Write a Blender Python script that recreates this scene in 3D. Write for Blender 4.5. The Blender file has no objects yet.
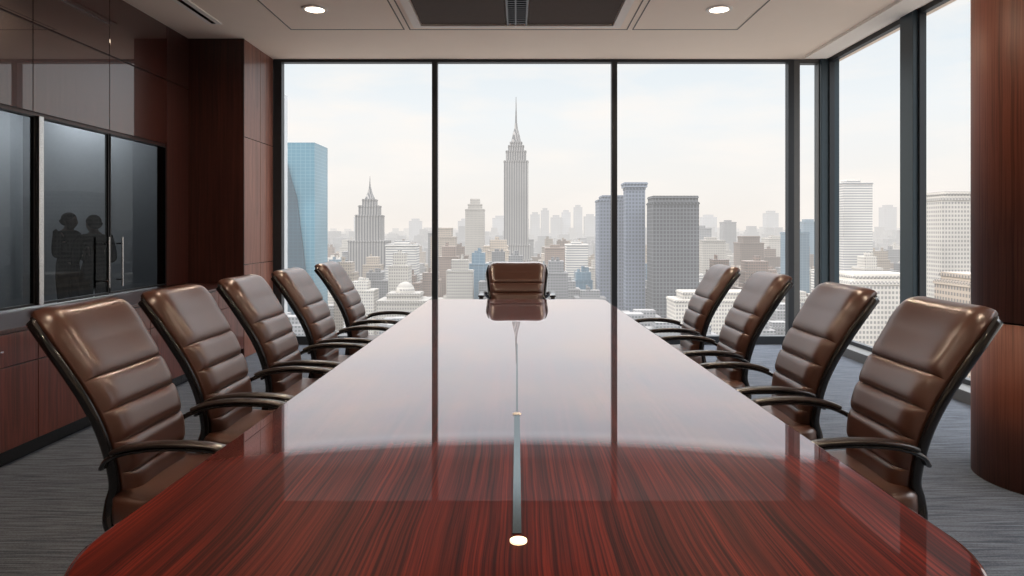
import bpy, bmesh, math, random
from mathutils import Vector, Matrix
random.seed(7)
S = bpy.context.scene
COL = S.collection
try:
    S.view_settings.view_transform = 'Standard'
    S.view_settings.look = 'None'
    S.view_settings.gamma = 0.93
except Exception as e:
    print(e)

# ------------------------------------------------------------------ helpers
def link(o, parent=None):
    COL.objects.link(o)
    if parent: o.parent = parent
    return o
def top(o, label, cat, group=None):
    o["label"] = label; o["category"] = cat
    if group: o["group"] = group
    return o
def struct(o, label=None):
    o["kind"] = "structure"
    return o
def empty(name, loc, rotz=0):
    o = bpy.data.objects.new(name, None); o.location = loc; o.rotation_euler = (0, 0, rotz)
    o.empty_display_size = 0.1
    return link(o)
def mesh_obj(name, bm, mat, parent=None, loc=(0,0,0), smooth=False):
    me = bpy.data.meshes.new(name)
    bmesh.ops.recalc_face_normals(bm, faces=bm.faces)
    bm.to_mesh(me); bm.free()
    if mat: me.materials.append(mat)
    if smooth:
        for p in me.polygons: p.use_smooth = True
    o = bpy.data.objects.new(name, me); o.location = loc
    return link(o, parent)
def bbox(bm, x0,x1,y0,y1,z0,z1, off=(0,0,0)):
    vs = [bm.verts.new((x-off[0],y-off[1],z-off[2])) for z in (z0,z1) for (x,y) in ((x0,y0),(x1,y0),(x1,y1),(x0,y1))]
    for f in ((0,3,2,1),(4,5,6,7),(0,1,5,4),(1,2,6,5),(2,3,7,6),(3,0,4,7)):
        bm.faces.new([vs[i] for i in f])
    return vs
def box(name, x0,x1,y0,y1,z0,z1, mat, bevel=0, parent=None):
    c = Vector(((x0+x1)/2,(y0+y1)/2,(z0+z1)/2))
    bm = bmesh.new(); bbox(bm,x0,x1,y0,y1,z0,z1,c)
    if bevel:
        bmesh.ops.bevel(bm, geom=list(bm.edges), offset=bevel, segments=2, affect='EDGES', profile=0.5)
    p = parent.location if parent else Vector((0,0,0))
    return mesh_obj(name, bm, mat, parent, c-Vector(p))
def cyl(bm, c, r, z0, z1, n=24, r2=None, axis='Z'):
    r2 = r if r2 is None else r2
    A=[];B=[]
    for i in range(n):
        a=2*math.pi*i/n; ca,sa=math.cos(a),math.sin(a)
        def P(rr,h):
            if axis=='Z': return (c[0]+rr*ca,c[1]+rr*sa,h)
            if axis=='Y': return (c[0]+rr*ca,h,c[2]+rr*sa)
            return (h,c[1]+rr*ca,c[2]+rr*sa)
        A.append(bm.verts.new(P(r,z0)));B.append(bm.verts.new(P(r2,z1)))
    bm.faces.new(A);bm.faces.new(B)
    for i in range(n): bm.faces.new((A[i],A[(i+1)%n],B[(i+1)%n],B[i]))
def smooth_path(pts, k=6):
    out=[]; n=len(pts)
    for i in range(n-1):
        p0=Vector(pts[max(i-1,0)]);p1=Vector(pts[i]);p2=Vector(pts[i+1]);p3=Vector(pts[min(i+2,n-1)])
        for j in range(k):
            t=j/k
            out.append(0.5*((2*p1)+(p2-p0)*t+(2*p0-5*p1+4*p2-p3)*t*t+(3*p1-p0-3*p2+p3)*t**3))
    out.append(Vector(pts[-1])); return out
def sweep(bm, pts, a, b, n=12, lateral=Vector((0,1,0)), power=1.0):
    rings=[]
    m=len(pts)
    for i,p in enumerate(pts):
        t=(pts[min(i+1,m-1)]-pts[max(i-1,0)]).normalized()
        nn=t.cross(lateral).normalized(); l=nn.cross(t).normalized()
        ring=[]
        for k in range(n):
            an=2*math.pi*k/n; c,s=math.cos(an),math.sin(an)
            c=math.copysign(abs(c)**power,c); s=math.copysign(abs(s)**power,s)
            ring.append(bm.verts.new(p+l*(a*c)+nn*(b*s)))
        rings.append(ring)
    for i in range(m-1):
        for k in range(n):
            bm.faces.new((rings[i][k],rings[i][(k+1)%n],rings[i+1][(k+1)%n],rings[i+1][k]))
    bm.faces.new(rings[0]); bm.faces.new(rings[-1])
def superq(bm, c, a, b, h, e1=0.35, e2=0.35, nu=32, nv=16, fn=None):
    rows=[]
    P=lambda v,e: math.copysign(abs(v)**e,v)
    for j in range(1,nv):
        ph=-math.pi/2+math.pi*j/nv
        r=[]
        for i in range(nu):
            th=2*math.pi*i/nu
            x=a*P(math.cos(ph),e1)*P(math.cos(th),e2); y=b*P(math.cos(ph),e1)*P(math.sin(th),e2); z=h*P(math.sin(ph),e1)
            if fn: x,y,z=fn(x,y,z)
            r.append(bm.verts.new((c[0]+x,c[1]+y,c[2]+z)))
        rows.append(r)
    for j in range(len(rows)-1):
        for i in range(nu):
            bm.faces.new((rows[j][i],rows[j][(i+1)%nu],rows[j+1][(i+1)%nu],rows[j+1][i]))
    bm.faces.new(rows[0]); bm.faces.new(rows[-1])

# ------------------------------------------------------------------ materials
def newmat(name):
    m=bpy.data.materials.new(name); m.use_nodes=True
    nt=m.node_tree; b=nt.nodes["Principled BSDF"]
    return m,nt,b
def N(nt,t,**kw):
    n=nt.nodes.new(t)
    for k,v in kw.items(): setattr(n,k,v)
    return n
def math_n(nt,op,a,b=None,c=None):
    n=nt.nodes.new('ShaderNodeMath'); n.operation=op
    for i,v in enumerate((a,b,c)):
        if v is None: continue
        if isinstance(v,(int,float)): n.inputs[i].default_value=v
        else: nt.links.new(v,n.inputs[i])
    return n.outputs[0]
def mixc(nt,fac,a,b,blend='MIX'):
    n=nt.nodes.new('ShaderNodeMix'); n.data_type='RGBA'; n.blend_type=blend
    for idx,v in ((0,fac),(6,a),(7,b)):
        if isinstance(v,(int,float)): n.inputs[idx].default_value=v
        elif isinstance(v,tuple): n.inputs[idx].default_value=(*v,1) if len(v)==3 else v
        else: nt.links.new(v,n.inputs[idx])
    return n.outputs[2]
def plain(name,col,rough=0.5,metal=0,noise=0.0,nscale=20,bump=0.0,coat=0,emit=None,es=0,spec=0.5):
    m,nt,b=newmat(name)
    b.inputs['Roughness'].default_value=rough; b.inputs['Metallic'].default_value=metal
    b.inputs['Coat Weight'].default_value=coat
    b.inputs['Specular IOR Level'].default_value=spec
    tc=N(nt,'ShaderNodeTexCoord'); nz=N(nt,'ShaderNodeTexNoise'); nz.inputs['Scale'].default_value=nscale
    nz.inputs['Detail'].default_value=4
    nt.links.new(tc.outputs['Object'],nz.inputs['Vector'])
    k=noise
    c=mixc(nt,nz.outputs['Fac'],tuple(v*(1-k) for v in col),tuple(min(1,v*(1+k)) for v in col))
    nt.links.new(c,b.inputs['Base Color'])
    if bump:
        bp=N(nt,'ShaderNodeBump'); bp.inputs['Strength'].default_value=bump; bp.inputs['Distance'].default_value=0.002
        nt.links.new(nz.outputs['Fac'],bp.inputs['Height']); nt.links.new(bp.outputs[0],b.inputs['Normal'])
    if emit:
        b.inputs['Emission Color'].default_value=(*emit,1); b.inputs['Emission Strength'].default_value=es
    return m
def wood(name,cols,scale,rough=0.3,coat=0.0,coatr=0.05,distort=1.2,spec=0.5,broad=False,detail=7):
    """cols: list of (pos,color) ; scale: object-space stretch"""
    m,nt,b=newmat(name)
    tc=N(nt,'ShaderNodeTexCoord')
    warp=N(nt,'ShaderNodeTexNoise'); warp.inputs['Scale'].default_value=1.6; warp.inputs['Detail'].default_value=2
    nt.links.new(tc.outputs['Object'],warp.inputs['Vector'])
    wv=N(nt,'ShaderNodeVectorMath',operation='SCALE'); nt.links.new(warp.outputs['Color'],wv.inputs[0]); wv.inputs['Scale'].default_value=0.06*distort
    ad=N(nt,'ShaderNodeVectorMath',operation='ADD'); nt.links.new(tc.outputs['Object'],ad.inputs[0]); nt.links.new(wv.outputs[0],ad.inputs[1])
    mp=N(nt,'ShaderNodeMapping'); mp.inputs['Scale'].default_value=scale
    nt.links.new(ad.outputs[0],mp.inputs['Vector'])
    n1=N(nt,'ShaderNodeTexNoise'); n1.inputs['Scale'].default_value=1; n1.inputs['Detail'].default_value=detail; n1.inputs['Roughness'].default_value=0.62
    n1.inputs['Distortion'].default_value=0.35
    nt.links.new(mp.outputs[0],n1.inputs['Vector'])
    r=N(nt,'ShaderNodeValToRGB'); 
    while len(r.color_ramp.elements)<len(cols): r.color_ramp.elements.new(0.5)
    for e,(p,c) in zip(r.color_ramp.elements,cols): e.position=p; e.color=(*c,1)
    nt.links.new(n1.outputs['Fac'],r.inputs['Fac'])
    col=r.outputs['Color']
    if broad:
        mp2=N(nt,'ShaderNodeMapping'); mp2.inputs['Scale'].default_value=tuple(v*(0.16 if v>5 else 0.7) for v in scale)
        nt.links.new(ad.outputs[0],mp2.inputs['Vector'])
        n2=N(nt,'ShaderNodeTexNoise'); n2.inputs['Scale'].default_value=1; n2.inputs['Detail'].default_value=3
        nt.links.new(mp2.outputs[0],n2.inputs['Vector'])
        f=N(nt,'ShaderNodeMapRange'); f.inputs['From Min'].default_value=0.35; f.inputs['From Max'].default_value=0.65
        f.inputs['To Min'].default_value=0.58; f.inputs['To Max'].default_value=1.2
        nt.links.new(n2.outputs['Fac'],f.inputs['Value'])
        col=mixc(nt,1.0,col,f.outputs[0],'MULTIPLY')
    nt.links.new(col,b.inputs['Base Color'])
    b.inputs['Roughness'].default_value=rough; b.inputs['Coat Weight'].default_value=coat; b.inputs['Coat Roughness'].default_value=coatr
    b.inputs['Specular IOR Level'].default_value=spec
    return m

M_table=wood('table_veneer',[(0.30,(0.022,0.0024,0.0018)),(0.42,(0.055,0.0058,0.004)),(0.52,(0.105,0.011,0.0062)),(0.61,(0.155,0.0185,0.009)),(0.72,(0.075,0.008,0.005))],(150,1.0,4),rough=0.45,coat=0.0,distort=0.6,spec=0.06,broad=True,detail=8)
# polished lacquer over the veneer: reflectance curve stepped to draw the window reflection's edge
_nt=M_table.node_tree; _b=_nt.nodes["Principled BSDF"]
_g=N(_nt,'ShaderNodeNewGeometry')
_dp=N(_nt,'ShaderNodeVectorMath',operation='DOT_PRODUCT'); _nt.links.new(_g.outputs['Normal'],_dp.inputs[0]); _nt.links.new(_g.outputs['Incoming'],_dp.inputs[1])
_r=N(_nt,'ShaderNodeValToRGB'); _cr=_r.color_ramp
_cr.elements[0].position=0.0; _cr.elements[0].color=(0.94,)*3+(1,)
_cr.elements[1].position=1.0; _cr.elements[1].color=(0.014,)*3+(1,)
for _p,_c in ((0.10,0.80),(0.20,0.58),(0.287,0.42),(0.301,0.04),(0.32,0.014)):
    _e=_cr.elements.new(_p); _e.color=(_c,_c,_c,1)
_nt.links.new(math_n(_nt,'ABSOLUTE',_dp.outputs['Value']),_r.inputs['Fac'])
_gl=N(_nt,'ShaderNodeBsdfGlossy'); _gl.inputs['Roughness'].default_value=0.008; _gl.inputs[0].default_value=(1,0.955,0.965,1)
_mx=N(_nt,'ShaderNodeMixShader'); _nt.links.new(_r.outputs['Color'],_mx.inputs[0]); _nt.links.new(_b.outputs[0],_mx.inputs[1]); _nt.links.new(_gl.outputs[0],_mx.inputs[2])
_nt.links.new(_mx.outputs[0],_nt.nodes['Material Output'].inputs[0])

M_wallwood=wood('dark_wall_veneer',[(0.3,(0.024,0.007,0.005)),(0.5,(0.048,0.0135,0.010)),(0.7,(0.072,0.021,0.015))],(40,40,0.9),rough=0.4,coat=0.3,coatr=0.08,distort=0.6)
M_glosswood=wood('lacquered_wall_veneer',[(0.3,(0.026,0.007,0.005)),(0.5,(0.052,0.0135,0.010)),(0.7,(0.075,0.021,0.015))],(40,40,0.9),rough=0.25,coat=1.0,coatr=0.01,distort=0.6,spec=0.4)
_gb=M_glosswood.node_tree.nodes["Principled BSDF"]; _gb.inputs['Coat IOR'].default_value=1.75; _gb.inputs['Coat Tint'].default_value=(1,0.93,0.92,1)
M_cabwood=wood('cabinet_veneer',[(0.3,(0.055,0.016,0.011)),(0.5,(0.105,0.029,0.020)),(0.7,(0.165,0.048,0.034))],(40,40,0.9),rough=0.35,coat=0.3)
M_pillarlit=wood('pillar_veneer_painted_light',[(0.3,(0.11,0.041,0.027)),(0.5,(0.19,0.075,0.051)),(0.7,(0.26,0.112,0.076))],(40,40,0.8),rough=0.4,coat=0.2)  # light caught by the side panels is put into this paler veneer colour
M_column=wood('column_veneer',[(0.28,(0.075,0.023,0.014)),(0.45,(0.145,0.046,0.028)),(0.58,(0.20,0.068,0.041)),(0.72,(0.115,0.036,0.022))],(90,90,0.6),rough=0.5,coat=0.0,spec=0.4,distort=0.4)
M_leather=plain('brown_leather',(0.078,0.031,0.0195),rough=0.31,noise=0.15,nscale=9,spec=0.95)
_nt=M_leather.node_tree; _b=_nt.nodes["Principled BSDF"]
_v=N(_nt,'ShaderNodeTexNoise'); _v.inputs['Scale'].default_value=160; _v.inputs['Detail'].default_value=3
_bp=N(_nt,'ShaderNodeBump'); _bp.inputs['Strength'].default_value=0.2; _bp.inputs['Distance'].default_value=0.001
_nt.links.new(_v.outputs['Fac'],_bp.inputs['Height']); _nt.links.new(_bp.outputs[0],_b.inputs['Normal'])
M_darkleather=plain('dark_leather',(0.018,0.010,0.008),rough=0.3,noise=0.2,spec=0.6)
M_black=plain('black_frame',(0.010,0.009,0.010),rough=0.22,noise=0.2,coat=0.5)
M_chrome=plain('brushed_steel',(0.6,0.6,0.6),rough=0.22,metal=1,noise=0.1)
M_darkmetal=plain('dark_steel',(0.10,0.10,0.11),rough=0.3,metal=0.9,noise=0.1)
M_doorframe=plain('black_door_frame',(0.03,0.03,0.033),rough=0.35,metal=0.5,noise=0.1)
M_frame=plain('dark_anodised_frame',(0.022,0.026,0.032),rough=0.4,noise=0.1)
M_post=plain('slate_post',(0.028,0.048,0.062),rough=0.35,noise=0.1)
M_greyframe=plain('grey_mullion',(0.10,0.10,0.10),rough=0.4,noise=0.1)
M_ceil=plain('ceiling_paint',(0.94,0.80,0.68),rough=0.9,noise=0.02,nscale=4)
M_ceiltrim=plain('ceiling_trim',(0.90,0.83,0.76),rough=0.8,noise=0.02)
M_groove=plain('shadow_gap',(0.22,0.19,0.17),rough=0.9,noise=0.05)
M_plaster=plain('plaster',(0.70,0.62,0.56),rough=0.9,noise=0.03)
M_greywall=plain('grey_plaster',(0.40,0.41,0.42),rough=0.9,noise=0.05)
M_acpanel=plain('ac_panel',(0.085,0.055,0.042),rough=0.6,noise=0.1,spec=0.15)
M_lamp=plain('lamp_lens',(1,0.9,0.75),emit=(1.0,0.86,0.66),es=5)
M_tablelamp=plain('table_lamp_lens',(1,0.9,0.7),emit=(1.0,0.80,0.52),es=1.3)
M_inlay=plain('inlay_metal',(0.10,0.13,0.14),rough=0.15,metal=0.9,noise=0.1)

def carpet():
    m,nt,b=newmat('carpet_tiles')
    tc=N(nt,'ShaderNodeTexCoord')
    mp=N(nt,'ShaderNodeMapping'); mp.inputs['Scale'].default_value=(3.5,110,1); mp.inputs['Rotation'].default_value=(0,0,0.28)
    nt.links.new(tc.outputs['Object'],mp.inputs['Vector'])
    n=N(nt,'ShaderNodeTexNoise'); n.inputs['Scale'].default_value=1; n.inputs['Detail'].default_value=4; nt.links.new(mp.outputs[0],n.inputs['Vector'])
    n3=N(nt,'ShaderNodeTexNoise'); n3.inputs['Scale'].default_value=220; n3.inputs['Detail'].default_value=2; nt.links.new(tc.outputs['Object'],n3.inputs['Vector'])
    n2=N(nt,'ShaderNodeTexNoise'); n2.inputs['Scale'].default_value=1.4; n2.inputs['Detail'].default_value=2; nt.links.new(tc.outputs['Object'],n2.inputs['Vector'])
    r=N(nt,'ShaderNodeValToRGB'); r.color_ramp.elements[0].position=0.38; r.color_ramp.elements[1].position=0.62
    r.color_ramp.elements[0].color=(0.038,0.045,0.060,1); r.color_ramp.elements[1].color=(0.16,0.178,0.21,1)
    s=math_n(nt,'MULTIPLY_ADD',n3.outputs['Fac'],0.3,math_n(nt,'MULTIPLY',n.outputs['Fac'],0.7))
    nt.links.new(s,r.inputs['Fac'])
    c=mixc(nt,math_n(nt,'MULTIPLY',n2.outputs['Fac'],0.3),r.outputs['Color'],(0.075,0.085,0.105)); nt.links.new(c,b.inputs['Base Color'])
    b.inputs['Roughness'].default_value=0.95; b.inputs['Specular IOR Level'].default_value=0.2
    bp=N(nt,'ShaderNodeBump'); bp.inputs['Strength'].default_value=0.4; bp.inputs['Distance'].default_value=0.004
    nt.links.new(s,bp.inputs['Height']); nt.links.new(bp.outputs[0],b.inputs['Normal'])
    return m
M_carpet=carpet()

def darkglass():
    m=bpy.data.materials.new('smoked_glass'); m.use_nodes=True; nt=m.node_tree; nt.nodes.clear()
    out=N(nt,'ShaderNodeOutputMaterial'); tr=N(nt,'ShaderNodeBsdfTransparent'); tr.inputs[0].default_value=(0.24,0.255,0.27,1)
    gl=N(nt,'ShaderNodeBsdfGlossy'); gl.inputs['Roughness'].default_value=0.01; gl.inputs[0].default_value=(0.8,0.85,0.9,1)
    mx=N(nt,'ShaderNodeMixShader'); mx.inputs[0].default_value=0.04
    nt.links.new(tr.outputs[0],mx.inputs[1]); nt.links.new(gl.outputs[0],mx.inputs[2])
    nt.links.new(mx.outputs[0],out.inputs[0]); return m
M_smoke=darkglass()

HAZE=(0.87,0.84,0.805)  # haze is painted into the facades as glow, growing with distance
def facade(name,wall,glass,pz=6.0,ph=5.0,a=0.45,b_=0.4,rough=0.7,L=3900,var=0.38):
    m,nt,b=newmat(name)
    g=N(nt,'ShaderNodeNewGeometry'); sp=N(nt,'ShaderNodeSeparateXYZ'); nt.links.new(g.outputs['Position'],sp.inputs[0])
    sn=N(nt,'ShaderNodeSeparateXYZ'); nt.links.new(g.outputs['True Normal'],sn.inputs[0])
    h=math_n(nt,'ADD',sp.outputs[0],sp.outputs[1])
    hz=math_n(nt,'FRACT',math_n(nt,'DIVIDE',sp.outputs[2],pz)); hh=math_n(nt,'FRACT',math_n(nt,'DIVIDE',h,ph))
    m1=math_n(nt,'GREATER_THAN',hz,a); m2=math_n(nt,'GREATER_THAN',hh,b_)
    mm=math_n(nt,'MULTIPLY',m1,m2)
    up=math_n(nt,'LESS_THAN',math_n(nt,'ABSOLUTE',sn.outputs[2]),0.5)
    mm=math_n(nt,'MULTIPLY',mm,up)
    oi=N(nt,'ShaderNodeObjectInfo')
    br=math_n(nt,'MULTIPLY_ADD',oi.outputs['Random'],var,1-var)
    # coarse tonal variation between neighbouring volumes
    vn=N(nt,'ShaderNodeTexNoise'); vn.inputs['Scale'].default_value=0.018; vn.inputs['Detail'].default_value=3
    nt.links.new(g.outputs['Position'],vn.inputs['Vector'])
    br=math_n(nt,'MULTIPLY',br,math_n(nt,'MULTIPLY_ADD',vn.outputs['Fac'],0.6,0.68))
    c=mixc(nt,mm,wall,glass)
    # darker gravel roofs
    roof=math_n(nt,'GREATER_THAN',sn.outputs[2],0.5)
    c=mixc(nt,math_n(nt,'MULTIPLY',roof,0.55),c,(0.16,0.15,0.14))
    c=mixc(nt,1.0,c,br,'MULTIPLY')
    nt.links.new(c,b.inputs['Base Color']); b.inputs['Roughness'].default_value=rough
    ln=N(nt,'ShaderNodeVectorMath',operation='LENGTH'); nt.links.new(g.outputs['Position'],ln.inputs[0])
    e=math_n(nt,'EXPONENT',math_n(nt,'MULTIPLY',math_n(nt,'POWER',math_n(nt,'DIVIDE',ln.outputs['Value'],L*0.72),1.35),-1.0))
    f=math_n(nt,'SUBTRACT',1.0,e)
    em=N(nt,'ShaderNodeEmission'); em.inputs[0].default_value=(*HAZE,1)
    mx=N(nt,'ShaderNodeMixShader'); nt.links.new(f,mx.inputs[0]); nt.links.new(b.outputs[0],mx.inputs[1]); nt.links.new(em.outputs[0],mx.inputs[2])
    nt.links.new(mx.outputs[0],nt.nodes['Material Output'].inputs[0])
    return m
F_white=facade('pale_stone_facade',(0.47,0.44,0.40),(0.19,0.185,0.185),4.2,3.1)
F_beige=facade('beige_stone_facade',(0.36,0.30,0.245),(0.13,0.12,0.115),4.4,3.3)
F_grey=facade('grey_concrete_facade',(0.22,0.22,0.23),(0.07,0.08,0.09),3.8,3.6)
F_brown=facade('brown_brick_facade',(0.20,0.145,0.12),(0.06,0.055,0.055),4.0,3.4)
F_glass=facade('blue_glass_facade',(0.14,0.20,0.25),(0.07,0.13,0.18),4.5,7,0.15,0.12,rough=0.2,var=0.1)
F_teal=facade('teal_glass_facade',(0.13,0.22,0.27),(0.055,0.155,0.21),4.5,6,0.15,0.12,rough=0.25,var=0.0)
F_tealdark=facade('teal_glass_painted_shade_facade',(0.02,0.06,0.085),(0.008,0.035,0.06),4.5,6,0.2,0.12,rough=0.5,var=0.0)  # darker copy of the teal glass, the facet's shade put into its colour
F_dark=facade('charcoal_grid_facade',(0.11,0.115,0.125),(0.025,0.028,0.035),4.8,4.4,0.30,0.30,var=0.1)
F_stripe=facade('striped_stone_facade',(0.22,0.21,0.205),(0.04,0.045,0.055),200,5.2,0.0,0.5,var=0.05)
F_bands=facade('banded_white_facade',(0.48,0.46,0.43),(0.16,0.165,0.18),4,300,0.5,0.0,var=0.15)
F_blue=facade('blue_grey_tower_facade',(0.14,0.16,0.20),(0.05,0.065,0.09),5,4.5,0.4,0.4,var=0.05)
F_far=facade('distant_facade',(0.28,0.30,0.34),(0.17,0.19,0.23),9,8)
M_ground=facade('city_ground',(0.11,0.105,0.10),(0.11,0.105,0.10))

# ------------------------------------------------------------------ camera
cam=bpy.data.cameras.new('camera'); cam.lens=24; cam.sensor_width=36; cam.clip_end=30000; cam.clip_start=0.05
cam.shift_x=-0.0049; cam.shift_y=-0.0566
co=bpy.data.objects.new('camera',cam); co.location=(0,0,1.4); co.rotation_euler=(math.radians(90),0,0); link(co); S.camera=co

# ------------------------------------------------------------------ world
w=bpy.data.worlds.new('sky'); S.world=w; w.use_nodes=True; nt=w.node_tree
bg=nt.nodes['Background']; tc=N(nt,'ShaderNodeTexCoord'); sp=N(nt,'ShaderNodeSeparateXYZ'); nt.links.new(tc.outputs['Generated'],sp.inputs[0])
r=N(nt,'ShaderNodeValToRGB'); cr=r.color_ramp
cr.elements[0].position=0.0; cr.elements[0].color=(0.85,0.80,0.75,1)
cr.elements[1].position=1.0; cr.elements[1].color=(0.76,0.77,0.80,1)
for p,c in ((0.07,(0.86,0.84,0.81)),(0.16,(0.82,0.85,0.865)),(0.30,(0.69,0.77,0.83))):
    e=cr.elements.new(p); e.color=(*c,1)
nt.links.new(sp.outputs[2],r.inputs['Fac'])
mp=N(nt,'ShaderNodeMapping'); mp.inputs['Scale'].default_value=(3.0,3.0,11); nt.links.new(tc.outputs['Generated'],mp.inputs['Vector'])
cn=N(nt,'ShaderNodeTexNoise'); cn.inputs['Scale'].default_value=1.8; cn.inputs['Detail'].default_value=6; nt.links.new(mp.outputs[0],cn.inputs['Vector'])
r2=N(nt,'ShaderNodeValToRGB'); r2.color_ramp.elements[0].position=0.42; r2.color_ramp.elements[1].position=0.72
r2.color_ramp.elements[1].color=(0.8,0.8,0.8,1)
nt.links.new(cn.outputs['Fac'],r2.inputs['Fac'])
c=mixc(nt,r2.outputs['Color'],r.outputs['Color'],(0.93,0.88,0.83)); nt.links.new(c,bg.inputs['Color'])
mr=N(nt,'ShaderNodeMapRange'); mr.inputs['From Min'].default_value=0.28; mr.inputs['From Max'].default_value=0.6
mr.inputs['To Min'].default_value=1.10; mr.inputs['To Max'].default_value=7.0  # unseen upper sky brightened to add light indoors
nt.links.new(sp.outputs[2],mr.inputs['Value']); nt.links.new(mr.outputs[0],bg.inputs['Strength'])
sun=bpy.data.lights.new('sun','SUN'); sun.energy=2.0; sun.angle=0.05; sun.color=(1,0.92,0.82)
so=bpy.data.objects.new('sun',sun); link(so)
so.rotation_euler=Vector((0.85,0.36,-0.62)).to_track_quat('-Z','Y').to_euler(); so.location=(-20,-20,40)

# ------------------------------------------------------------------ room shell
CZ=3.49; D=8.4; XR=3.85; XL=-3.6; YB=-2.6
struct(box('floor',-7.6,XR+0.15,YB,D+0.15,-0.15,0,M_carpet))
struct(box('ceiling',XL-0.1,XR+0.15,YB,D+0.15,CZ,CZ+0.25,M_ceil))
struct(box('wall_back',XL-0.1,XR+0.15,YB-0.15,YB,0,CZ,M_plaster))
struct(box('wall_right',XR,XR+0.15,YB,0.9,0,CZ,M_plaster))
# left wall around the glazed openings
bm=bmesh.new(); GY0,GY1=3.9,6.98; GZ0,GZ1=0.82,2.25
for b_ in ((XL-0.08,XL,YB,GY0,0,CZ),(XL-0.08,XL,GY1,D,0,CZ),(XL-0.08,XL,GY0,GY1,0,GZ0),(XL-0.08,XL,GY0,GY1,GZ1,CZ)):
    bbox(bm,*b_)
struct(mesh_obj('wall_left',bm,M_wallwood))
# pillar block beside window wall
PX=-2.98; PY=7.45
bm=bmesh.new(); bbox(bm,XL,PX-0.012,PY+0.012,D,0,CZ)
struct(mesh_obj('wall_pillar',bm,M_black))
k=0
def trim(x0,x1,y0,y1,z0,z1,mat,bev=0.0):
    global k; k+=1
    o=box('trim_%d'%k,x0,x1,y0,y1,z0,z1,mat,bev); struct(o); return o
# pillar veneer panels, side ones in the lighter painted-light tone
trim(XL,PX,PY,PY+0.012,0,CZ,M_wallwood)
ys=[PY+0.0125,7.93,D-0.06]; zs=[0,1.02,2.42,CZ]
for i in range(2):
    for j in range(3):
        trim(PX-0.012,PX,ys[i]+0.003,ys[i+1]-0.003,zs[j]+0.004,zs[j+1]-0.004,M_pillarlit,0.001)
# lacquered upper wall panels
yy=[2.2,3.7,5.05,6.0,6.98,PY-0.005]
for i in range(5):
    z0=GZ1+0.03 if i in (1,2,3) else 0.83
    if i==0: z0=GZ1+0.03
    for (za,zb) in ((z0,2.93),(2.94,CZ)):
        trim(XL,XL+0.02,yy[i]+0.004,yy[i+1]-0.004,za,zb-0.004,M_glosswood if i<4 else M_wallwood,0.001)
# shadow-gap lines in ceiling
def groove_rect(x0,x1,y0,y1,w=0.012):
    bm=bmesh.new(); z0,z1=CZ-0.003,CZ+0.001
    bbox(bm,x0,x1,y0,y0+w,z0,z1); bbox(bm,x0,x1,y1-w,y1,z0,z1); bbox(bm,x0,x0+w,y0,y1,z0,z1); bbox(bm,x1-w,x1,y0,y1,z0,z1)
    global k; k+=1; struct(mesh_obj('trim_%d'%k,bm,M_groove))
groove_rect(-2.36,-1.17,3.6,7.12); groove_rect(1.2,2.3,3.6,7.12)
groove_rect(-1.12,1.15,3.6,7.12)
trim(3.46,3.72,YB,D-0.2,CZ-0.03,CZ,M_ceiltrim)      # light soffit strip by side glazing
# window frames
wi=0
def winframe(a0,a1,axis,t0,t1,wl,wr,bot=0.10,topw=0.05,mat=M_frame):
    global wi; wi+=1
    bm=bmesh.new()
    def B(u0,u1,z0,z1):
        if axis=='X': bbox(bm,u0,u1,t0,t1,z0,z1)
        else: bbox(bm,t0,t1,u0,u1,z0,z1)
    B(a0,a0+wl,0,CZ); B(a1-wr,a1,0,CZ); B(a0+wl,a1-wr,0,bot); B(a0+wl,a1-wr,CZ-topw,CZ)
    struct(mesh_obj('window_%d'%wi,bm,mat))
winframe(PX,-1.008,'X',D-0.05,D+0.05,0.10,0.033,topw=0.035)
winframe(-1.008,1.193,'X',D-0.05,D+0.05,0.033,0.033,topw=0.035)
winframe(1.193,3.39,'X',D-0.05,D+0.05,0.033,0.07,topw=0.035)
winframe(3.39,3.70,'X',D-0.05,D+0.05,0.07,0.01,mat=M_greyframe)
trim(3.70,3.92,D-0.10,D+0.10,0,CZ,M_post,0.005)
posts=[D-0.1,6.56,4.70,2.85,0.95]
for i in range(4):
    winframe(posts[i+1]+0.11,posts[i]-(0.11 if i else 0),'Y',3.79,3.85,0.025,0.025,bot=0.14)
    trim(3.74,3.87,posts[i+1]-0.11,posts[i+1]+0.11,0,CZ,M_post,0.004)
struct(box('baseboard_right',3.62,3.79,0.95,D-0.1,0,0.10,M_greyframe,0.004))

# right round timber column
ce=empty('column',(3.03,3.82,0)); top(ce,"round reddish timber-clad column with a thin horizontal joint","column")
bm=bmesh.new(); cyl(bm,(0,0,0),0.41,0.901,CZ,96); up_=mesh_obj('upper_cladding',bm,M_column,ce,(0,0,0),True)
bm=bmesh.new(); cyl(bm,(0,0,0),0.41,0.0,0.889,96); lo_=mesh_obj('lower_cladding',bm,M_column,ce,(0,0,0),True)
bm=bmesh.new(); cyl(bm,(0,0,0),0.398,0.88,0.912,64); mesh_obj('joint_ring',bm,M_black,ce,(0,0,0),True)
for o in (up_,lo_):
    for p in o.data.polygons: p.use_smooth = abs(p.normal.z)<0.5

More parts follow.
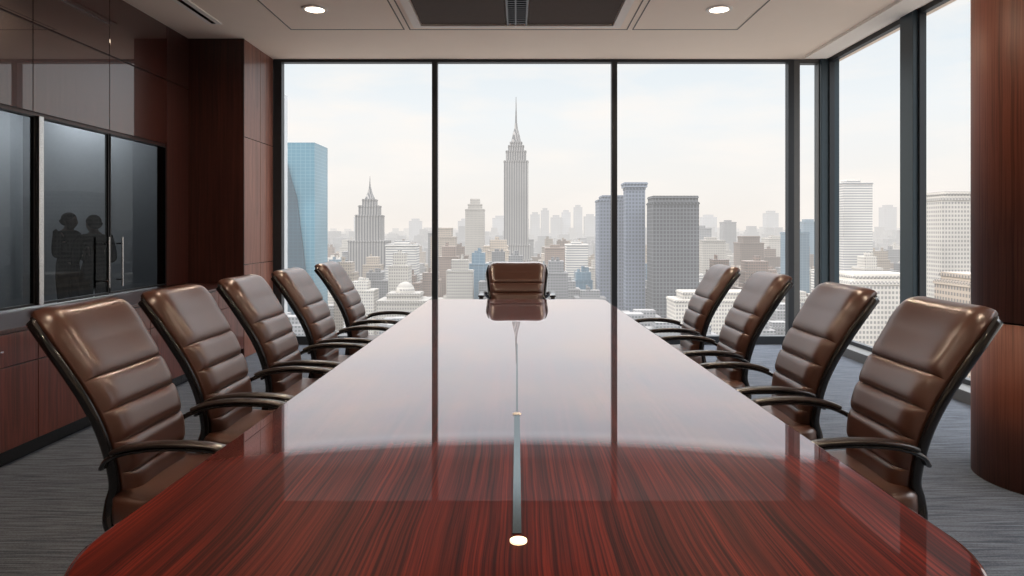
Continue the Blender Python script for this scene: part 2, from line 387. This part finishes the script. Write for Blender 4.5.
# adjoining room behind the smoked glass
struct(box('wall_side_room',-7.6,XL-0.08,10.5,10.65,0,CZ,M_greywall))
struct(box('wall_outer',-7.75,-7.6,YB,10.65,0,CZ,M_greywall))
struct(box('wall_side_room_rear',-7.6,XL-0.08,YB-0.15,YB,0,CZ,M_greywall))
struct(box('wall_side_room_end',XL-0.08,XL+0.02,D+0.05,10.65,0,CZ,M_greywall))
struct(box('ceiling_side_room',-7.75,XL-0.1,YB,10.65,CZ,CZ+0.25,M_greywall))
struct(box('floor_side_room',-7.6,XL,D+0.15,10.5,-0.15,0,M_carpet))
al=bpy.data.lights.new('side_room_fill','AREA'); al.energy=80; al.size=1.0; al.color=(0.95,0.98,1)  # unseen lamp, added to light the adjoining room
ao=bpy.data.objects.new('side_room_fill',al); ao.location=(-6.6,10.05,CZ-0.05); link(ao)

# smoked glass doors: one thing each
def glass_door(y0,y1,handle_y):
    e=empty('glass_door_panel',(XL+0.02,(y0+y1)/2,GZ0+0.02))
    top(e,"tall smoked glass door with slim dark frame in wood wall","glass door","smoked glass doors in the panelled wall")
    px,py,pz=e.location
    bm=bmesh.new(); t=0.010
    for b_ in ((y0,y0+t,GZ0+.02,GZ1),(y1-t,y1,GZ0+.02,GZ1),(y0+t,y1-t,GZ0+.02,GZ0+.035),(y0+t,y1-t,GZ1-t,GZ1)):
        bbox(bm,XL-0.01,XL+0.02,b_[0],b_[1],b_[2],b_[3],(px,py,pz))
    mesh_obj('door_frame',bm,M_doorframe,e)
    bm=bmesh.new(); X_=XL+0.012-px
    bm.faces.new([bm.verts.new(p) for p in ((X_,y0+t-py,GZ0+.035-pz),(X_,y1-t-py,GZ0+.035-pz),(X_,y1-t-py,GZ1-t-pz),(X_,y0+t-py,GZ1-t-pz))])
    mesh_obj('glass_pane',bm,M_smoke,e)
    if handle_y:
        bm=bmesh.new()
        cyl(bm,(XL+0.075-px,handle_y-py,0),0.009,0.90-pz,1.34-pz,12)
        for z in (0.96,1.28):
            cyl(bm,(0,handle_y-py,z-pz),0.006,XL+0.02-px,XL+0.075-px,10,axis='X')
        h=mesh_obj('handle',bm,M_chrome,e); h["label"]="slim vertical steel bar handle"
glass_door(3.9,5.07,None); glass_door(5.13,5.99,5.90); glass_door(6.01,6.97,6.10)
trim(XL-0.01,XL+0.05,5.074,5.126,GZ0+0.02,GZ1,M_chrome,0.003)

# base cabinets
cy=[1.0,2.3,3.6,4.9,6.2,PY-0.004]
for i in range(5):
    y0,y1=cy[i]+0.002,cy[i+1]-0.002
    e=empty('base_cabinet',(-3.28,(y0+y1)/2,0)); top(e,"low reddish-brown wood cabinet with drawer over door under smoked glass","cabinet","low wood cabinets along the panelled wall")
    box('cabinet_body',XL+0.001,PX-0.02,y0,y1,0.10,0.795,M_black,0,e)
    box('plinth',XL+0.001,PX-0.07,y0,y1,0.0,0.10,M_black,0,e)
    ym=(y0+y1)/2
    for (a,b_) in ((y0,ym),(ym,y1)):
        dr=box('drawer',PX-0.02,PX,a+0.003,b_-0.003,0.60,0.79,M_cabwood,0.002,e)
        kn=box('knob',PX,PX+0.02,(a+b_)/2-0.012,(a+b_)/2+0.012,0.69,0.70,M_chrome,0.002,e)
        kn.location=kn.location-dr.location; kn.parent=dr
        box('cabinet_door',PX-0.02,PX,a+0.003,b_-0.003,0.11,0.594,M_cabwood,0.002,e)
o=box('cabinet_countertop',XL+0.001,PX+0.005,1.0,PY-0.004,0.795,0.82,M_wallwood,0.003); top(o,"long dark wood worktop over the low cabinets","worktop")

# ------------------------------------------------------------------ ceiling fixtures
def downlight(x,y):
    e=empty('ceiling_downlight',(x,y,CZ)); top(e,"round recessed ceiling downlight glowing warm white","ceiling light","recessed ceiling downlights")
    bm=bmesh.new(); n=32; A=[];B=[];C=[]
    for i in range(n):
        a=2*math.pi*i/n
        A.append(bm.verts.new((0.125*math.cos(a),0.125*math.sin(a),0.0))); B.append(bm.verts.new((0.118*math.cos(a),0.118*math.sin(a),-0.012))); C.append(bm.verts.new((0.09*math.cos(a),0.09*math.sin(a),-0.012)))
    for i in range(n):
        j=(i+1)%n; bm.faces.new((A[i],A[j],B[j],B[i])); bm.faces.new((B[i],B[j],C[j],C[i]))
    mesh_obj('trim_ring',bm,M_ceiltrim,e)
    bm=bmesh.new(); cyl(bm,(0,0,0),0.09,-0.010,-0.001,32); mesh_obj('lamp_lens',bm,M_lamp,e)
    l=bpy.data.lights.new('downlight_bulb','AREA'); l.shape='DISK'; l.size=0.17; l.energy=28; l.color=(1,0.80,0.60); l.spread=math.radians(160)
    lo=bpy.data.objects.new('downlight_bulb',l); lo.location=(0,0,-0.016); link(lo,e)
for (y,xx) in ((6.45,1.91),(3.9,1.25),(1.2,1.7),(-1.2,1.7)):  # only the row by the windows is seen; others added to light the room
    for s in (-1,1): downlight(s*xx,y)

e=empty('ceiling_air_unit',(0.0,6.2,CZ)); top(e,"dark rectangular ceiling air unit with pale frame and slatted centre grille","air vent")
bm=bmesh.new(); px,py,pz=e.location
for b_ in ((-1.05,1.05,5.45,5.52),(-1.05,1.05,6.88,6.95),(-1.05,-0.97,5.52,6.88),(0.97,1.05,5.52,6.88)):
    bbox(bm,b_[0],b_[1],b_[2],b_[3],CZ-0.035,CZ,(px,py,pz))
mesh_obj('frame',bm,M_ceiltrim,e)
for (a,b_) in ((-0.96,-0.11),(0.11,0.96)):
    box('cover_panel',a,b_,5.53,6.87,CZ-0.02,CZ-0.001,M_acpanel,0.003,e)
bm=bmesh.new()
for i in range(22):
    y=5.54+i*0.06; bbox(bm,-0.085,0.085,y,y+0.018,CZ-0.03,CZ-0.006,(px,py,pz))
for x in (-0.1,-0.02,0.085): bbox(bm,x,x+0.015,5.53,6.87,CZ-0.032,CZ-0.004,(px,py,pz))
g=mesh_obj('grille',bm,M_darkmetal,e); g["label"]="slatted metal air grille"
box('grille_recess',-0.105,0.105,5.53,6.87,CZ-0.004,CZ-0.001,M_black,0,e)
# small linear vent
e=empty('linear_air_vent',(-3.05,6.35,CZ)); top(e,"narrow white linear slot vent in the ceiling","air vent")
box('frame',-3.12,-2.98,5.8,6.9,CZ-0.012,CZ-0.001,M_ceiltrim,0.002,e)
box('slot',-3.07,-3.03,5.83,6.87,CZ-0.014,CZ-0.0125,M_black,0,e)

# ------------------------------------------------------------------ conference table
T=empty('conference_table',(0,3.7,0)); top(T,"long glossy dark red wood conference table with rounded ends","table")
def outline(inset=0):
    y0,y1=1.085+inset,6.43-inset
    hr=lambda y:0.928-0.0190*(y-1.4)-inset
    hl=lambda y:0.896-0.0125*(y-1.4)-inset
    pts=[]
    def corner(cx,cy,r,a0,a1,n=14):
        for i in range(n+1):
            a=math.radians(a0+(a1-a0)*i/n); pts.append((cx+r*math.cos(a),cy+r*math.sin(a)))
    rn=0.36; rf=0.10
    corner(hr(y0)-rn,y0+rn,rn,-90,0); 
    corner(hr(y1)-rf,y1-rf,rf,0,90,8)
    corner(-hl(y1)+rf,y1-rf,rf,90,180,8)
    corner(-hl(y0)+rn,y0+rn,rn,180,270)
    return pts
bm=bmesh.new()
loops=[]
for z,ins in ((0.690,0.03),(0.694,0.012),(0.705,0.003),(0.72,0.0),(0.737,0.002),(0.746,0.007),(0.75,0.015)):
    loops.append([bm.verts.new((x,y-3.7,z)) for x,y in outline(ins)])
bm.faces.new(loops[0]); bm.faces.new(loops[-1])
for a,b_ in zip(loops,loops[1:]):
    n=len(a)
    for i in range(n): bm.faces.new((a[i],a[(i+1)%n],b_[(i+1)%n],b_[i]))
o=mesh_obj('tabletop',bm,M_table,T)
for p in o.data.polygons: p.use_smooth=abs(p.normal.z)<0.98
for y in (2.3,5.1):
    box('pedestal',-0.35,0.35,y-0.45,y+0.45,0.06,0.69,M_wallwood,0.02,T)
    box('pedestal_foot',-0.42,0.42,y-0.52,y+0.52,0.0,0.06,M_black,0.01,T)
bm=bmesh.new(); bbox(bm,-0.0095,0.0095,1.46,2.40,0.7495,0.7515,(0,3.7,0)); bbox(bm,-0.0035,0.0035,2.40,3.9,0.7495,0.7512,(0,3.7,0))
o=mesh_obj('cable_inlay',bm,M_inlay,T); o["label"]="slim dark metal inlay strip along the tabletop centre"
bm=bmesh.new(); cyl(bm,(0.003,1.425-3.7,0),0.018,0.7495,0.7535,32); o=mesh_obj('table_light',bm,M_tablelamp,T); o["label"]="small round glowing warm light disc"
bm=bmesh.new(); cyl(bm,(0,2.41-3.7,0),0.015,0.7495,0.7525,24); o=mesh_obj('inlay_cap',bm,M_ceiltrim,T)

# ------------------------------------------------------------------ chairs
BZ0=0.50; BH=0.632
def back_center(v):
    z=BZ0+BH*v
    x=-0.185-0.125*v-0.11*v*v+0.034*math.sin(math.pi*min(v*1.25,1))
    if v>0.80: x-=0.040*((v-0.80)/0.20)**2
    return Vector((x,0,z))
def back_normal(v):
    a=back_center(max(v-0.02,0)); b_=back_center(min(v+0.02,1)); t=(b_-a).normalized()
    return Vector((t.z,0,-t.x))
def back_w(v):
    w_=0.176+0.062*min(v/0.85,1)**0.8
    if v>0.90: w_-=0.034*((v-0.90)/0.10)**2.2
    return w_
seams=[0.0,0.16,0.32,0.475,0.635,1.0]
def pillow(v):
    for a,b_ in zip(seams,seams[1:]):
        if a<=v<=b_:
            d=min(v-a,b_-v)*BH          # metres from nearest seam
            R=0.032
            d=min(d/R,1.0); return math.sqrt(max(0,1-(1-d)**2))
    return 0
def build_back(fn_f,fn_b,wadd,v0,v1,nv=73,nu=15,vlist=None):
    bm=bmesh.new(); rings=[]
    vl=vlist or [v0+(v1-v0)*j/(nv-1) for j in range(nv)]
    for v in vl:
        vc=min(max(v,0),1)
        c=back_center(vc); n=back_normal(vc); w_=back_w(vc)+wadd
        c=c+Vector((0,0,(v-vc)*BH))
        ring=[]
        for i in range(nu):
            u=-1+2*i/(nu-1); u=math.sin(u*math.pi/2); p=c+n*fn_f(u,vc); ring.append(bm.verts.new((p.x,u*w_,p.z)))
        for i in range(nu):
            u=1-2*i/(nu-1); u=math.sin(u*math.pi/2); p=c+n*fn_b(u,vc); ring.append(bm.verts.new((p.x,u*w_*0.985,p.z)))
        rings.append(ring)
    m=len(rings[0])
    for a,b_ in zip(rings,rings[1:]):
        for i in range(m): bm.faces.new((a[i],a[(i+1)%m],b_[(i+1)%m],b_[i]))
    bm.faces.new(rings[0]); bm.faces.new(rings[-1])
    return bm
def make_chair():
    e=empty('office_chair',(0,0,0))
    vert=lambda v:min(1,(1-v)/0.06)**0.5 if v>0.94 else 1
    def ff(u,v):
        ed=1-abs(u)**8
        border=0.020*(1-abs(u)**12)
        return (0.010+border+0.020*pillow(v)*ed+ 0.012*u*u*(1-abs(u)**12))*(0.3+0.7*vert(v))
    vl=[]
    for a,b_ in zip(seams,seams[1:]):      # dense rows near each seam
        n=28
        for i in range(n):
            t=i/n; t=0.5-0.5*math.cos(math.pi*t); vl.append(a+(b_-a)*t)
    vl.append(1.0)
    bm=build_back(ff,lambda u,v:-0.012,0,0,1,nu=33,vlist=vl)
    b=mesh_obj('backrest',bm,M_leather,e,smooth=True)
    bm=build_back(lambda u,v:-0.008,lambda u,v:-0.034+0.020*u*u,0.008,-0.03,0.985,40,11)
    s=mesh_obj('back_shell',bm,M_black,e,smooth=True); s["label"]="glossy black rear shell"
    for sg in (-1,1):
        pts=[]
        for v in [0.97,0.85,0.7,0.55,0.4,0.25,0.1]:
            c=back_center(v)+back_normal(v)*(-0.012); pts.append((c.x,sg*(back_w(v)+0.010),c.z))
        pts+=[(-0.215,sg*0.192,0.50),(-0.215,sg*0.20,0.435),(-0.17,sg*0.205,0.395),(-0.05,sg*0.208,0.382),(0.12,sg*0.205,0.382)]
        bm=bmesh.new(); sweep(bm,smooth_path(pts,5),0.009,0.018,10)
        mesh_obj('side_rail',bm,M_black,e,smooth=True)
        ap=[(-0.02,sg*0.215,0.390),(0.08,sg*0.245,0.42),(0.165,sg*0.268,0.51),(0.225,sg*0.272,0.625),(0.222,sg*0.272,0.680),(0.14,sg*0.272,0.706),(0.0,sg*0.272,0.710),(-0.11,sg*0.266,0.697),(-0.185,sg*0.245,0.668),(-0.225,sg*0.212,0.63)]
        bm=bmesh.new(); sweep(bm,smooth_path(ap,7),0.017,0.0095,12)
        a=mesh_obj('armrest',bm,M_black,e,smooth=True)
        pp=[(0.215,sg*0.272,0.702),(0.14,sg*0.272,0.719),(0.0,sg*0.272,0.724),(-0.11,sg*0.266,0.711),(-0.16,sg*0.255,0.694)]
        bm=bmesh.new(); sweep(bm,smooth_path(pp,6),0.025,0.009,12,power=0.7)
        p=mesh_obj('armrest_pad',bm,M_darkleather,a,smooth=True); p["label"]="dark brown leather arm pad"
    bm=bmesh.new()
    def sf(x,y,z):
        if x>0.10: z-=0.9*(x-0.10)**2
        if z>0: z+=0.006*math.cos(x*26)
        return x,y,z
    superq(bm,(0.045,0,0.480),0.262,0.240,0.070,0.4,0.3,48,18,sf)
    mesh_obj('seat',bm,M_leather,e,smooth=True)
    bm=bmesh.new(); superq(bm,(0.02,0,0.405),0.22,0.195,0.022,0.4,0.35,32,8); bbox(bm,-0.12,0.12,-0.07,0.07,0.31,0.39)
    mesh_obj('seat_pan',bm,M_black,e)
    bm=bmesh.new(); cyl(bm,(0,0,0),0.026,0.20,0.31,20); cyl(bm,(0,0,0),0.036,0.10,0.22,20)
    mesh_obj('gas_column',bm,M_darkmetal,e,smooth=False)
    bm=bmesh.new(); cyl(bm,(0,0,0),0.05,0.07,0.125,24)
    for i in range(5):
        a=2*math.pi*i/5+0.3; d=Vector((math.cos(a),math.sin(a),0)); l=Vector((-d.y,d.x,0))
        q=[]
        for (rr,hw_,zt,zb) in ((0.03,0.03,0.12,0.075),(0.28,0.017,0.085,0.062)):
            for (s1,zz) in ((-1,zb),(1,zb),(1,zt),(-1,zt)):
                p=d*rr+l*hw_*s1; q.append(bm.verts.new((p.x,p.y,zz)))
        for f in ((0,1,2,3),(7,6,5,4),(0,4,5,1),(1,5,6,2),(2,6,7,3),(3,7,4,0)): bm.faces.new([q[t] for t in f])
    base=mesh_obj('star_base',bm,M_darkmetal,e)
    bmc=bmesh.new()
    cyl(bmc,(0,0,0.0),0.028,-0.024,-0.006,16,axis='Y'); cyl(bmc,(0,0,0.0),0.028,0.006,0.024,16,axis='Y'); cyl(bmc,(0,0,0),0.008,0.0,0.042,10)
    mesh0=None
    for i in range(5):
        a=2*math.pi*i/5+0.3
        if mesh0 is None:
            c=mesh_obj('caster',bmc,M_black,base); mesh0=c.data
        else:
            c=bpy.data.objects.new('caster',mesh0); link(c,base)
        c.location=(0.275*math.cos(a),0.275*math.sin(a),0.028); c.rotation_euler=(0,0,a*1.7)
    return e
def copy_tree(o,parent=None):
    c=o.copy(); COL.objects.link(c)
    c.parent=parent
    for ch in list(o.children): copy_tree(ch,c)
    return c
proto=make_chair()
G="leather office chairs around the conference table"
places=[(-1.12,2.43,0),(-1.115,3.07,0),(-1.10,3.77,0),(-1.08,4.50,0),(-1.07,5.38,0),
        (1.125,2.46,math.pi),(1.105,3.18,math.pi),(1.09,4.06,math.pi),(1.08,4.93,math.pi)]
for i,(x,y,rz) in enumerate(places):
    c=proto if i==0 else copy_tree(proto)
    c.location=(x,y,0); c.rotation_euler=(0,0,rz)
    top(c,"brown leather high-back office chair with black arms beside the table","chair",G)
c=copy_tree(proto); c.location=(-0.0,6.78,0); c.rotation_euler=(0,0,-math.pi/2); c.scale=(1,1.27,0.93)
for ch in c.children:
    if ch.name.startswith('armrest'): ch.location.z+=0.115; ch.location.x-=0.03   # arms raised
top(c,"brown leather office chair at the table's end before the window","chair",G)

# ------------------------------------------------------------------ people beyond smoked glass
M_skin=plain('skin',(0.20,0.11,0.08),rough=0.6,noise=0.05)
M_suit=plain('dark_suit_cloth',(0.0025,0.0025,0.003),rough=1.0,noise=0.2,nscale=60,spec=0.0)
M_hair=plain('dark_hair',(0.004,0.003,0.003),rough=0.9,noise=0.3,nscale=60,spec=0.1)
def skin_mesh(name,verts,edges,sub=1):
    me=bpy.data.meshes.new(name); me.from_pydata([v[0] for v in verts],edges,[])
    o=bpy.data.objects.new(name,me); COL.objects.link(o)
    m=o.modifiers.new('s','SKIN'); m.use_smooth_shade=True
    for i,v in enumerate(verts):
        sv=me.skin_vertices[0].data[i]; r_=v[1]; sv.radius=r_ if isinstance(r_,tuple) else (r_,r_); sv.use_root=(i==0)
    ms=o.modifiers.new('u','SUBSURF'); ms.levels=sub; ms.render_levels=sub
    dg=bpy.context.evaluated_depsgraph_get(); dg.update()
    nm=bpy.data.meshes.new_from_object(o.evaluated_get(dg))
    bpy.data.objects.remove(o); 
    return nm
def person(loc,rz,label,arms,h=1.70):
    e=empty('person',loc,rz); e.scale=(h/1.70,)*3
    top(e,label,"person","people standing beyond the smoked glass")
    V=[((0,0,0.93),(0.11,0.15)),((0,0,1.10),(0.10,0.135)),((0.01,0,1.28),(0.11,0.16)),((0,0,1.41),(0.08,0.12)),((0.01,0,1.49),0.052),((0.025,0,1.58),0.06)]
    Ed=[(0,1),(1,2),(2,3),(3,4),(4,5)]
    cl=V[:4]+[((0.005,0,1.45),0.062)]; ce=[(0,1),(1,2),(2,3),(3,4)]
    hands=[]
    for sg,(el,wr,fd) in zip((1,-1),arms):
        sh=Vector((0,sg*0.19,1.39)); el=Vector(el); wr=Vector(wr); fd=Vector(fd).normalized()
        n=len(V); V+= [(tuple(sh),0.055),(tuple(el),0.042),(tuple(wr),0.026)]
        Ed+=[(3,n),(n,n+1),(n+1,n+2)]
        palm=wr+fd*0.06; side=fd.cross(Vector((0,0,1)))
        if side.length<0.1: side=Vector((1,0,0))
        side.normalize(); upv=side.cross(fd).normalized()
        V.append((tuple(palm),(0.016,0.034))); pi=len(V)-1; Ed.append((n+2,pi))
        for q,(off,L_) in enumerate(((-0.027,0.062),(-0.009,0.075),(0.009,0.070),(0.027,0.055))):
            b0=palm+side*off+fd*0.03; b1=b0+fd*L_*0.5-upv*0.006; b2=b1+fd*L_*0.42-upv*0.02
            m=len(V); V+=[(tuple(b0),0.009),(tuple(b1),0.0085),(tuple(b2),0.0075)]; Ed+=[(pi,m),(m,m+1),(m+1,m+2)]
        t0=wr+fd*0.03+side*(-0.03*sg); t1=t0+fd*0.03-side*(0.022*sg); t2=t1+fd*0.03
        m=len(V); V+=[(tuple(t0),0.011),(tuple(t1),0.010),(tuple(t2),0.008)]; Ed+=[(pi,m),(m,m+1),(m+1,m+2)]
        n=len(cl); cl+=[(tuple(sh),0.075),(tuple(el),0.056),(tuple(wr-(wr-el)*0.06),0.040)]; ce+=[(3,n),(n,n+1),(n+1,n+2)]
    for sg in (1,-1):
        n=len(V); V+=[((0,sg*0.095,0.86),0.085),((0.02,sg*0.11,0.49),0.056),((-0.01,sg*0.12,0.10),0.038),((0.13,sg*0.135,0.03),0.03)]
        Ed+=[(0,n),(n,n+1),(n+1,n+2),(n+2,n+3)]
        n=len(cl); cl+=[((0,sg*0.098,0.86),0.105),((0.02,sg*0.11,0.49),0.075),((-0.01,sg*0.12,0.12),0.062)]
        ce+=[(0,n),(n,n+1),(n+1,n+2)]
    cl=[(p,(r_[0]*1.12,r_[1]*1.06) if isinstance(r_,tuple) else r_) for p,r_ in cl]
    nm=skin_mesh('body',V,Ed)
    bm=bmesh.new(); bm.from_mesh(nm)
    def hf(x,y,z):
        if z<0: k_=1+z*2.6; x=x*(0.75+0.25*k_)+0.006; y*=max(0.55,k_)
        return x,y,z
    superq(bm,(0.035,0,1.60),0.098,0.076,0.118,1,1,24,16,hf)
    superq(bm,(0.138,0,1.585),0.020,0.012,0.024,1,1,8,8)     # nose
    superq(bm,(0.118,0,1.545),0.014,0.024,0.007,1,1,10,6)    # lips
    for sg in (1,-1):
        superq(bm,(0.03,sg*0.078,1.59),0.018,0.010,0.030,1,1,8,8)
        superq(bm,(0.118,sg*0.030,1.605),0.011,0.015,0.009,1,1,8,8)
    mesh_obj('body',bm,M_skin,e,smooth=True)
    bm=bmesh.new(); bm.from_mesh(skin_mesh('suit',cl,ce,2)); s=mesh_obj('suit',bm,M_suit,e,smooth=True); s["label"]="dark business suit"
    bm=bmesh.new(); superq(bm,(0.015,0,1.635),0.104,0.088,0.098,1,1,24,16,lambda x,y,z:(x-(0.03 if z<0 else 0),y,z)); h_=mesh_obj('hair',bm,M_hair,e,smooth=True); h_["label"]="short dark hair"
    for sg in (1,-1):
        bm=bmesh.new(); superq(bm,(0.07,sg*0.13,0.045),0.14,0.05,0.045,0.8,0.8,20,10); mesh_obj('shoe',bm,M_black,e,smooth=True)
person((-6.12,9.30,0),math.radians(-5),"person in dark suit standing with elbow bent, talking",
       [((-0.10,0.32,1.16),(0.10,0.24,1.02),(0.7,-0.5,-0.2)),((0.02,-0.26,1.12),(0.24,-0.18,1.12),(1,0.1,0.1))],1.61)
person((-5.20,8.40,0),math.radians(150),"person in dark suit standing and facing the other, forearms raised",
       [((-0.02,0.25,1.12),(0.20,0.16,1.08),(1,-0.4,0.1)),((-0.05,-0.23,1.12),(0.18,-0.12,1.10),(1,0.3,0.3))],1.56)

# ------------------------------------------------------------------ city
GZ=-140.0
o=box('ground',-9000,12000,60,20000,GZ-2,GZ,M_ground); struct(o)
used=[]
def tower(X,Y,tiers,mat,label,spire=None,name='skyscraper',dome=None,group=None,wedge=False,rot=0):
    """tiers: (width, depth, ztop) bottom-up"""
    bm=bmesh.new(); z=GZ
    for (w_,d_,zt) in tiers:
        bbox(bm,-w_/2,w_/2,-d_/2,d_/2,z-GZ,zt-GZ); 
        if w_>22:   # parapet lip
            bbox(bm,-w_/2-0.8,w_/2+0.8,-d_/2-0.8,d_/2+0.8,zt-GZ-3,zt-GZ-1)
        z=zt
    if len(tiers)==1 and tiers[0][0]>30:
        w_,d_,zt=tiers[0]; bbox(bm,-w_*.25,w_*.22,-d_*.2,d_*.25,zt-GZ,zt-GZ+5)
    e=mesh_obj(name,bm,mat,None,(X,Y,GZ)); top(e,label,"building",group)
    used.append((X,Y,max(t[0] for t in tiers)/2,max(t[1] for t in tiers)/2))
    if spire:
        bm=bmesh.new(); zz=tiers[-1][2]-GZ
        for (r0,r1,za,zb) in spire: cyl(bm,(0,0,0),r0,za-GZ,zb-GZ,12,r1)
        mesh_obj('spire',bm,mat,e)
    if dome:
        bm=bmesh.new(); superq(bm,(0,0,tiers[-1][2]-GZ),dome,dome,dome*1.1,1,1,20,12); mesh_obj('dome',bm,mat,e,smooth=True)
    return e
# pinnacle tower
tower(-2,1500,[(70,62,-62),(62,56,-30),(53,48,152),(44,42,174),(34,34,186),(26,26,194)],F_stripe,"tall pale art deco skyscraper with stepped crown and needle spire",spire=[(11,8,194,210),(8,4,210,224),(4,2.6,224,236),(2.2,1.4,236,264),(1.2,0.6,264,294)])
# teal glass tower with slanted facet
bm=bmesh.new(); H=113-GZ
bbox(bm,-34,26,-30,30,0,H)
t=mesh_obj('skyscraper',bm,F_teal,None,(-284,900,GZ)); top(t,"teal blue glass skyscraper with a dark angled facet","building"); used.append((-286,900,40,32))
bm=bmesh.new()
P=[(-20,-30.3,0),(26.2,-30.3,0),(4,-30.3,H-70),(-9,-30.3,H-26)]
vs=[bm.verts.new(p) for p in P]; vs2=[bm.verts.new((p[0],p[1]-3,p[2])) for p in P]
bm.faces.new(vs); bm.faces.new(vs2)
for i in range(4): bm.faces.new((vs[i],vs[(i+1)%4],vs2[(i+1)%4],vs2[i]))
mesh_obj('angled_facet',bm,F_tealdark,t)
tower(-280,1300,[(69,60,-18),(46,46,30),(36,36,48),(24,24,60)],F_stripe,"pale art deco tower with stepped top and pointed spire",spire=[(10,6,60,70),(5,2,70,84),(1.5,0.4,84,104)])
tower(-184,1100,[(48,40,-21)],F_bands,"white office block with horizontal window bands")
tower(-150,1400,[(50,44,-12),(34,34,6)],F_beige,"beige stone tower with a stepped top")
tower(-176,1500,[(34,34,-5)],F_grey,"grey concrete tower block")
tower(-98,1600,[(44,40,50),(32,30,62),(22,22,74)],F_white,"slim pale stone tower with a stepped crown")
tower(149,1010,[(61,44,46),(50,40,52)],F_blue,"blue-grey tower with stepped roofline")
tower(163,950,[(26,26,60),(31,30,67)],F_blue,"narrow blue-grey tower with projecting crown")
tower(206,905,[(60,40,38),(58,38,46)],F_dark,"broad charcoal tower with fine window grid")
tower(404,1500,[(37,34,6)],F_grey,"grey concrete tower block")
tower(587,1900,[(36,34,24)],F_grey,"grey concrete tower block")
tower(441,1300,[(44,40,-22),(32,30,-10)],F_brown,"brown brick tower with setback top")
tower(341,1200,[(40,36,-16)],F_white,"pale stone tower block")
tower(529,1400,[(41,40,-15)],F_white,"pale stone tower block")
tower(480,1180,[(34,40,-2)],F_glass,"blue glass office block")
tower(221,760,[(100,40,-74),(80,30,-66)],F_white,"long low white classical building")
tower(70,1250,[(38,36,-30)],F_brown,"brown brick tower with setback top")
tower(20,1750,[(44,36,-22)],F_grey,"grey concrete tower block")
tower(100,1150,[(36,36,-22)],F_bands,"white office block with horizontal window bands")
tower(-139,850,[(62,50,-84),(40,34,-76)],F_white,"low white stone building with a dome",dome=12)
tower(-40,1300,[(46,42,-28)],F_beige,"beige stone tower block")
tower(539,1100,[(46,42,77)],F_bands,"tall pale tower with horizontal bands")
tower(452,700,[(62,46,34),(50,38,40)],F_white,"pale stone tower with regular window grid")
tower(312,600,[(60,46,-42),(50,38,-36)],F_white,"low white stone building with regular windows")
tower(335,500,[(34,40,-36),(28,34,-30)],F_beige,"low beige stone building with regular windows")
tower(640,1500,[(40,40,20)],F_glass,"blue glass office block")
# distant towers
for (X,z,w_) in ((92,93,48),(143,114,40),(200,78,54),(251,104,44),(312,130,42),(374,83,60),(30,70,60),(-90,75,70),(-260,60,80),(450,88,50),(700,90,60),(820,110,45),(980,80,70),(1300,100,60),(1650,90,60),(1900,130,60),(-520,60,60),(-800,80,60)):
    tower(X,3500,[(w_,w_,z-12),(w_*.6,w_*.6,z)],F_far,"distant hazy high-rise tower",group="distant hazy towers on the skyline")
# generic blocks
cands=[]
Y=480.0
while Y<6500:
    sp_=38+Y*0.015; x=-0.62*Y
    while x<0.98*Y:
        X=x+random.uniform(-.12,.12)*sp_; YY=Y+random.uniform(-.1,.1)*sp_
        w_=sp_*random.uniform(.5,.82); d_=sp_*random.uniform(.45,.7)
        if Y<900: h=random.uniform(18,55)
        elif Y<2400: h=random.choice((random.uniform(25,70),random.uniform(30,90),random.uniform(60,110),random.uniform(60,125)))
        else: h=random.choice((random.uniform(20,90),random.uniform(40,125),random.uniform(90,160)))
        ok=all(abs(X-u[0])>w_/2+u[2]+3 or abs(YY-u[1])>d_/2+u[3]+3 for u in used)
        if ok: cands.append((X,YY,w_,d_,h))
        x+=sp_
    Y+=sp_*1.15
def seen(c):
    s=c[0]/c[1]; drop=(141-c[4])/c[1]
    if -0.36<s<0.42: return drop<0.105
    if 0.42<=s<0.68: return drop<0.15
    return False
vis=[c for c in cands if seen(c)]
ind=set(id(c) for c in vis[:290])
mats=[F_white,F_white,F_beige,F_grey,F_brown,F_bands,F_glass]
labs=["pale stone city block with setback roof","pale stone city block with setback roof","beige stone city block with setback roof","grey concrete city block with setback roof","brown brick city block with setback roof","white banded city block with setback roof","blue glass city block with setback roof"]
bmS=bmesh.new()
for c in cands:
    X,Y,w_,d_,h=c
    if id(c) in ind:
        i=random.choice((0,0,1,2,2,2,3,3,3,4,4,5,6))
        bm=bmesh.new(); bbox(bm,-w_/2,w_/2,-d_/2,d_/2,0,h*.85); s_=random.uniform(.5,.85); bbox(bm,-w_/2*s_,w_/2*s_,-d_/2*s_,d_/2*s_,h*.85,h)
        for _ in range(random.choice((1,2,3))):     # rooftop plant rooms and tanks
            qx=random.uniform(-.3,.3)*w_*s_; qy=random.uniform(-.3,.3)*d_*s_; r_=random.uniform(1.5,4)
            if random.random()<.4: cyl(bm,(qx,qy,0),r_*.8,h,h+random.uniform(4,8),10)
            else: bbox(bm,qx-r_,qx+r_,qy-r_,qy+r_,h,h+random.uniform(3,7))
        bbox(bm,-w_/2-.6,w_/2+.6,-d_/2-.6,d_/2+.6,h*.85-2.5,h*.85-1)
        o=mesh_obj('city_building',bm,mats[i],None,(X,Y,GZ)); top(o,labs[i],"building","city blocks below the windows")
    else:
        bbox(bmS,X-w_/2,X+w_/2,Y-d_/2,Y+d_/2,GZ,GZ+h*.85); bbox(bmS,X-w_/3,X+w_/3,Y-d_/3,Y+d_/3,GZ+h*.85,GZ+h)
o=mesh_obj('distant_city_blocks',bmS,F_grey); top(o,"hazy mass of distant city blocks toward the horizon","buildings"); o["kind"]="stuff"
print('individual',len(ind),'visible',len(vis),'total',len(cands))
